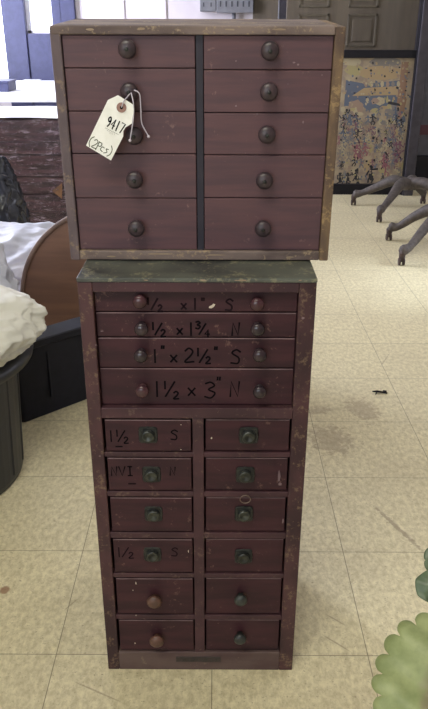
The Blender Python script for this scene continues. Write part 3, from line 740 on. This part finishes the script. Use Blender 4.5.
ell(392, 112, 8, 7, 9); ell(356, 108, 8, 8, 8); ell(400, 120, 6, 6, 1)
for i in range(90):
    x, y = rs.uniform(341, 405), rs.uniform(100, 182); ell(x, y, rs.uniform(1.5, 4.5), rs.uniform(1.5, 4.5), rs.choice((0, 2, 5, 5, 8, 9, 11, 0)), 8, .3)
def fig(x, y, s, mi):
    w = s*.13/718*5.8
    def st(P):
        ly[0] -= .000004
        Q = [PL(a, b, ly[0]) for a, b in P]; ribbon(bm, [(q.x, q.z) for q in Q], w, Vector((1, 0, 0)), Vector((0, 0, 1)), Vector((0, ly[0], 0)), mi)
    g = lambda a: rs.uniform(-a, a)*s
    hp = (x+g(.1), y+s*.1); n = (x, y-s*.45)
    st([n, hp]); st([hp, (x-s*.2+g(.15), y+s*.35), (x-s*.25+g(.2), y+s*.6)]); st([hp, (x+s*.2+g(.15), y+s*.35), (x+s*.2+g(.2), y+s*.62)])
    st([n, (x-s*.3+g(.1), y-s*.25+g(.25)), (x-s*.4+g(.2), y-s*.35+g(.4))]); st([n, (x+s*.3+g(.1), y-s*.25+g(.25)), (x+s*.4+g(.2), y-s*.35+g(.4))])
    ell(x, y-s*.65, s*.17, s*.17, mi, 7)
for i in range(130):
    y = rs.uniform(112, 170); x = rs.uniform(343-(y-60)*.07, 408-(y-60)*.07)
    fig(x, y, rs.uniform(4, 7.5), rs.choice((6, 6, 4, 9, 4, 10, 8, 9, 7, 5, 1)))
for x, y, mi in ((365, 150, 7), (384, 162, 7), (386, 170, 7), (400, 148, 10), (399, 156, 10), (357, 152, 7)): fig(x, y, 9, mi)
for x, y, s in ((340, 179, 8), (348, 179, 8), (356, 176, 8), (358, 181, 6), (371, 175, 12), (383, 180, 6), (396, 180, 6)): fig(x, y, s, 6); ell(x, y+1, s*.2, s*.42, 6, 9)
for i in range(25): ell(rs.uniform(400, 411)-2, rs.uniform(75, 180), .8, 1.3, rs.choice((5, 5, 8)), 6)
for i in range(420): ell(rs.uniform(341, 411)-(0), rs.uniform(60, 182), rs.uniform(.5, 1.4), rs.uniform(.5, 1.6), rs.choice((0, 2, 5, 9, 8, 4, 11, 1, 6)), 6, .3)
obj('painted_board', bm, am, pa)
p = at(418, 90, 5.25)
bm = bmesh.new(); bx(bm, 1.352, 1.425, 5.235, 5.30, 0, 2.0, .006); bmesh.ops.translate(bm, verts=bm.verts, vec=(-.90, -5.3, 0))
obj('side_post', bm, M_['post'], pa); obj('side_strip', box(.46-.012, .452, -.05, .0, 0, 2.0), M_['blackframe'], pa)
# dark grey cabinet at the right edge
gc = thing('metal_cabinet', 'dark grey cabinet with a maroon band and black base at the right edge', 'cabinet', (1.9, 5.45, 0))
obj('cabinet_body', box(-.46, .5, 0, .3, .25, 1.5, .006), M_['greycab'], gc)
obj('band', box(-.462, .502, -.006, .29, .40, .47, .002), M_['maroon'], gc)
obj('base', box(-.46, .5, -.02, .3, 0, .25, .004), M_['blackframe'], gc)

# ------------------------------------------------------------------ cast iron chair bases
def chair_base(label, c, hz, feet, stub=True):
    t = thing('chair_base', label, 'chair base', (c[0], c[1], 0), group='cast iron swivel chair bases')
    bm = bmesh.new(); lathe(bm, [(.030, hz-.05), (.046, hz-.04), (.05, hz-.01), (.044, hz+.015), (.03, hz+.024)], (0, 0, 0), 'Z', 20)
    obj('hub', bm, M_['iron'], t, smooth=True)
    for fx, fy in feet:
        x, y = fx-c[0], fy-c[1]; L = math.hypot(x, y); ux, uy = x/L, y/L
        P = [(ux*.02, uy*.02, hz-.012), (x*.28, y*.28, hz+.004), (x*.58, y*.58, hz-.045), (x*.84, y*.84, .088), (x*.97, y*.97, .078), (x*1.02, y*1.02, .078)]
        bm = bmesh.new(); tube(bm, P, [.041, .037, .027, .020, .028, .018], 10, 6)
        lg = obj('leg', bm, M_['iron'], t, smooth=True)
        bm = bmesh.new(); lathe(bm, [(.016, .040), (.018, .065), (.012, .075)], (x, y, 0), 'Z', 12)
        for s in (-1, 1):
            for q in bm.verts: pass
            lathe(bm, [(.012, -.005), (.019, -.004), (.019, .004), (.012, .005)], (x+s*.011, y, .0195), 'X', 16)
        tube(bm, [(x-.014, y, .02), (x+.014, y, .02)], .004, 6, 1); bx(bm, x-.005, x+.005, y-.006, y+.006, .018, .045)
        obj('caster', bm, M_['caster'], lg, smooth=False)
    return t
chair_base('grey cast iron swivel chair base nearest the painted board', (1.275, 4.85), .175, [(.94, 4.93), (1.02, 4.46), (1.43, 4.98), (1.62, 4.60)])
chair_base('grey cast iron swivel chair base nearer the camera, cut off at the right edge', (1.30, 3.93), .20, [(.99, 4.04), (.952, 3.565), (1.55, 3.62), (1.62, 4.13)])

# ------------------------------------------------------------------ debris on the floor
p = atz(379, 393)
bm = bmesh.new(); tube(bm, [(-.022, .004, .004), (-.006, 0, .006), (.012, -.004, .005), (.026, -.008, .004)], [.002, .004, .0035, .003], 6, 4)
tube(bm, [(-.008, -.002, .004), (-.014, -.014, .003)], .002, 6, 1); tube(bm, [(.014, .006, .005), (.026, .004, .004)], .003, 6, 1)
tag(obj('plastic_scrap', bm, M_['blackframe'], loc=(p.x, p.y, 0)), 'small black scrap lying on the tile floor right of the cabinet', 'scrap')

# ------------------------------------------------------------------ potted plant, lower right
pl = thing('potted_plant', 'potted plant with pale green scalloped leaves reaching in at the lower right corner', 'plant', (.50, .62, 0))
off = Vector((.50, .62, 0))
bm = bmesh.new(); lathe(bm, [(.07, 0), (.075, .003), (.10, .16), (.112, .165), (.114, .195), (.104, .197), (.098, .175)], (0, 0, 0), 'Z', 32); obj('pot', bm, M_['pot'], pl, smooth=True)
bm = bmesh.new(); lathe(bm, [(.098, .16), (.098, .178), (.05, .182)], (0, 0, 0), 'Z', 24); obj('soil', bm, M_['soil'], pl, smooth=True)
def leaf(px, py, dist, rad, lobes, tiltv, m, ph=0., depth=.10, pointy=False, name='leaf', seed=1):
    d = ray(px, py); c = Vector((0, 0, CH))+d*dist-off
    nrm = (-d.normalized()+Vector(tiltv)).normalized()
    ax = (r2-nrm*r2.dot(nrm)).normalized(); q = Matrix((ax, nrm.cross(ax), nrm)).transposed()
    bm = bmesh.new(); nr, na = 14, lobes*10
    cen = bm.verts.new((0, 0, 0)); prev = None
    for i in range(1, nr+1):
        ring = []
        for k in range(na):
            a = 2*math.pi*k/na+ph; t = i/nr
            if pointy: R0 = rad*(.62+.38*abs(math.cos((a-ph)/2))**6)*(1-.04*abs(math.sin(lobes*a/2)))
            else:
                s = abs(math.sin(lobes*(a-ph)/2)); R0 = rad*((1-depth)+depth*s**.5)*(1+.03*math.sin(3*a+seed))
            rb = rad*(.62 if pointy else 1-depth); r = rb*t+(R0-rb)*(t if pointy else max(0, (t-.6)/.4)); tt_ = r/rad
            z = .012*noise.noise(Vector((math.cos(a)*tt_*2.4, math.sin(a)*tt_*2.4, seed)))*rad/.1-.010*tt_*tt_*rad/.1
            ring.append(bm.verts.new((r*math.cos(a), r*math.sin(a), z)))
        for k in range(na):
            if prev: bm.faces.new((prev[k], ring[k], ring[(k+1) % na], prev[(k+1) % na]))
            else: bm.faces.new((cen, ring[k], ring[(k+1) % na]))
        prev = ring
    e = bmesh.ops.extrude_face_region(bm, geom=bm.faces[:]); bmesh.ops.translate(bm, verts=[v for v in e['geom'] if isinstance(v, bmesh.types.BMVert)], vec=(0, 0, -.0008))
    o = obj(name, bm, m, pl, smooth=True, loc=c); o.rotation_euler = q.to_euler()
    bm = bmesh.new(); base = Vector((c.x*.12, c.y*.12, .17)); mid = (c+base)/2+Vector((c.x*.1, 0, .05))
    st = [base, mid, c-nrm*.012-Vector((0, 0, .02)), c-nrm*.001]
    tube(bm, st, [.0045, .0035, .003, .0025], 8, 6); obj('stem', bm, M_['stem'], pl, smooth=True)
leaf(471, 704, .74, .1025, 26, (.05, .1, .15), M_['leaf'], .1, .11)
leaf(446, 559, .86, .026, 9, (0, .1, .1), M_['darkleaf'], math.pi, .1, name='leaf', seed=4)
leaf(439, 586, .84, .028, 9, (0, .1, .1), M_['darkleaf'], math.pi, .1, pointy=True, name='leaf', seed=6)
leaf(520, 640, .80, .075, 18, (.2, .1, .3), M_['leaf'], .6, .12, seed=8)
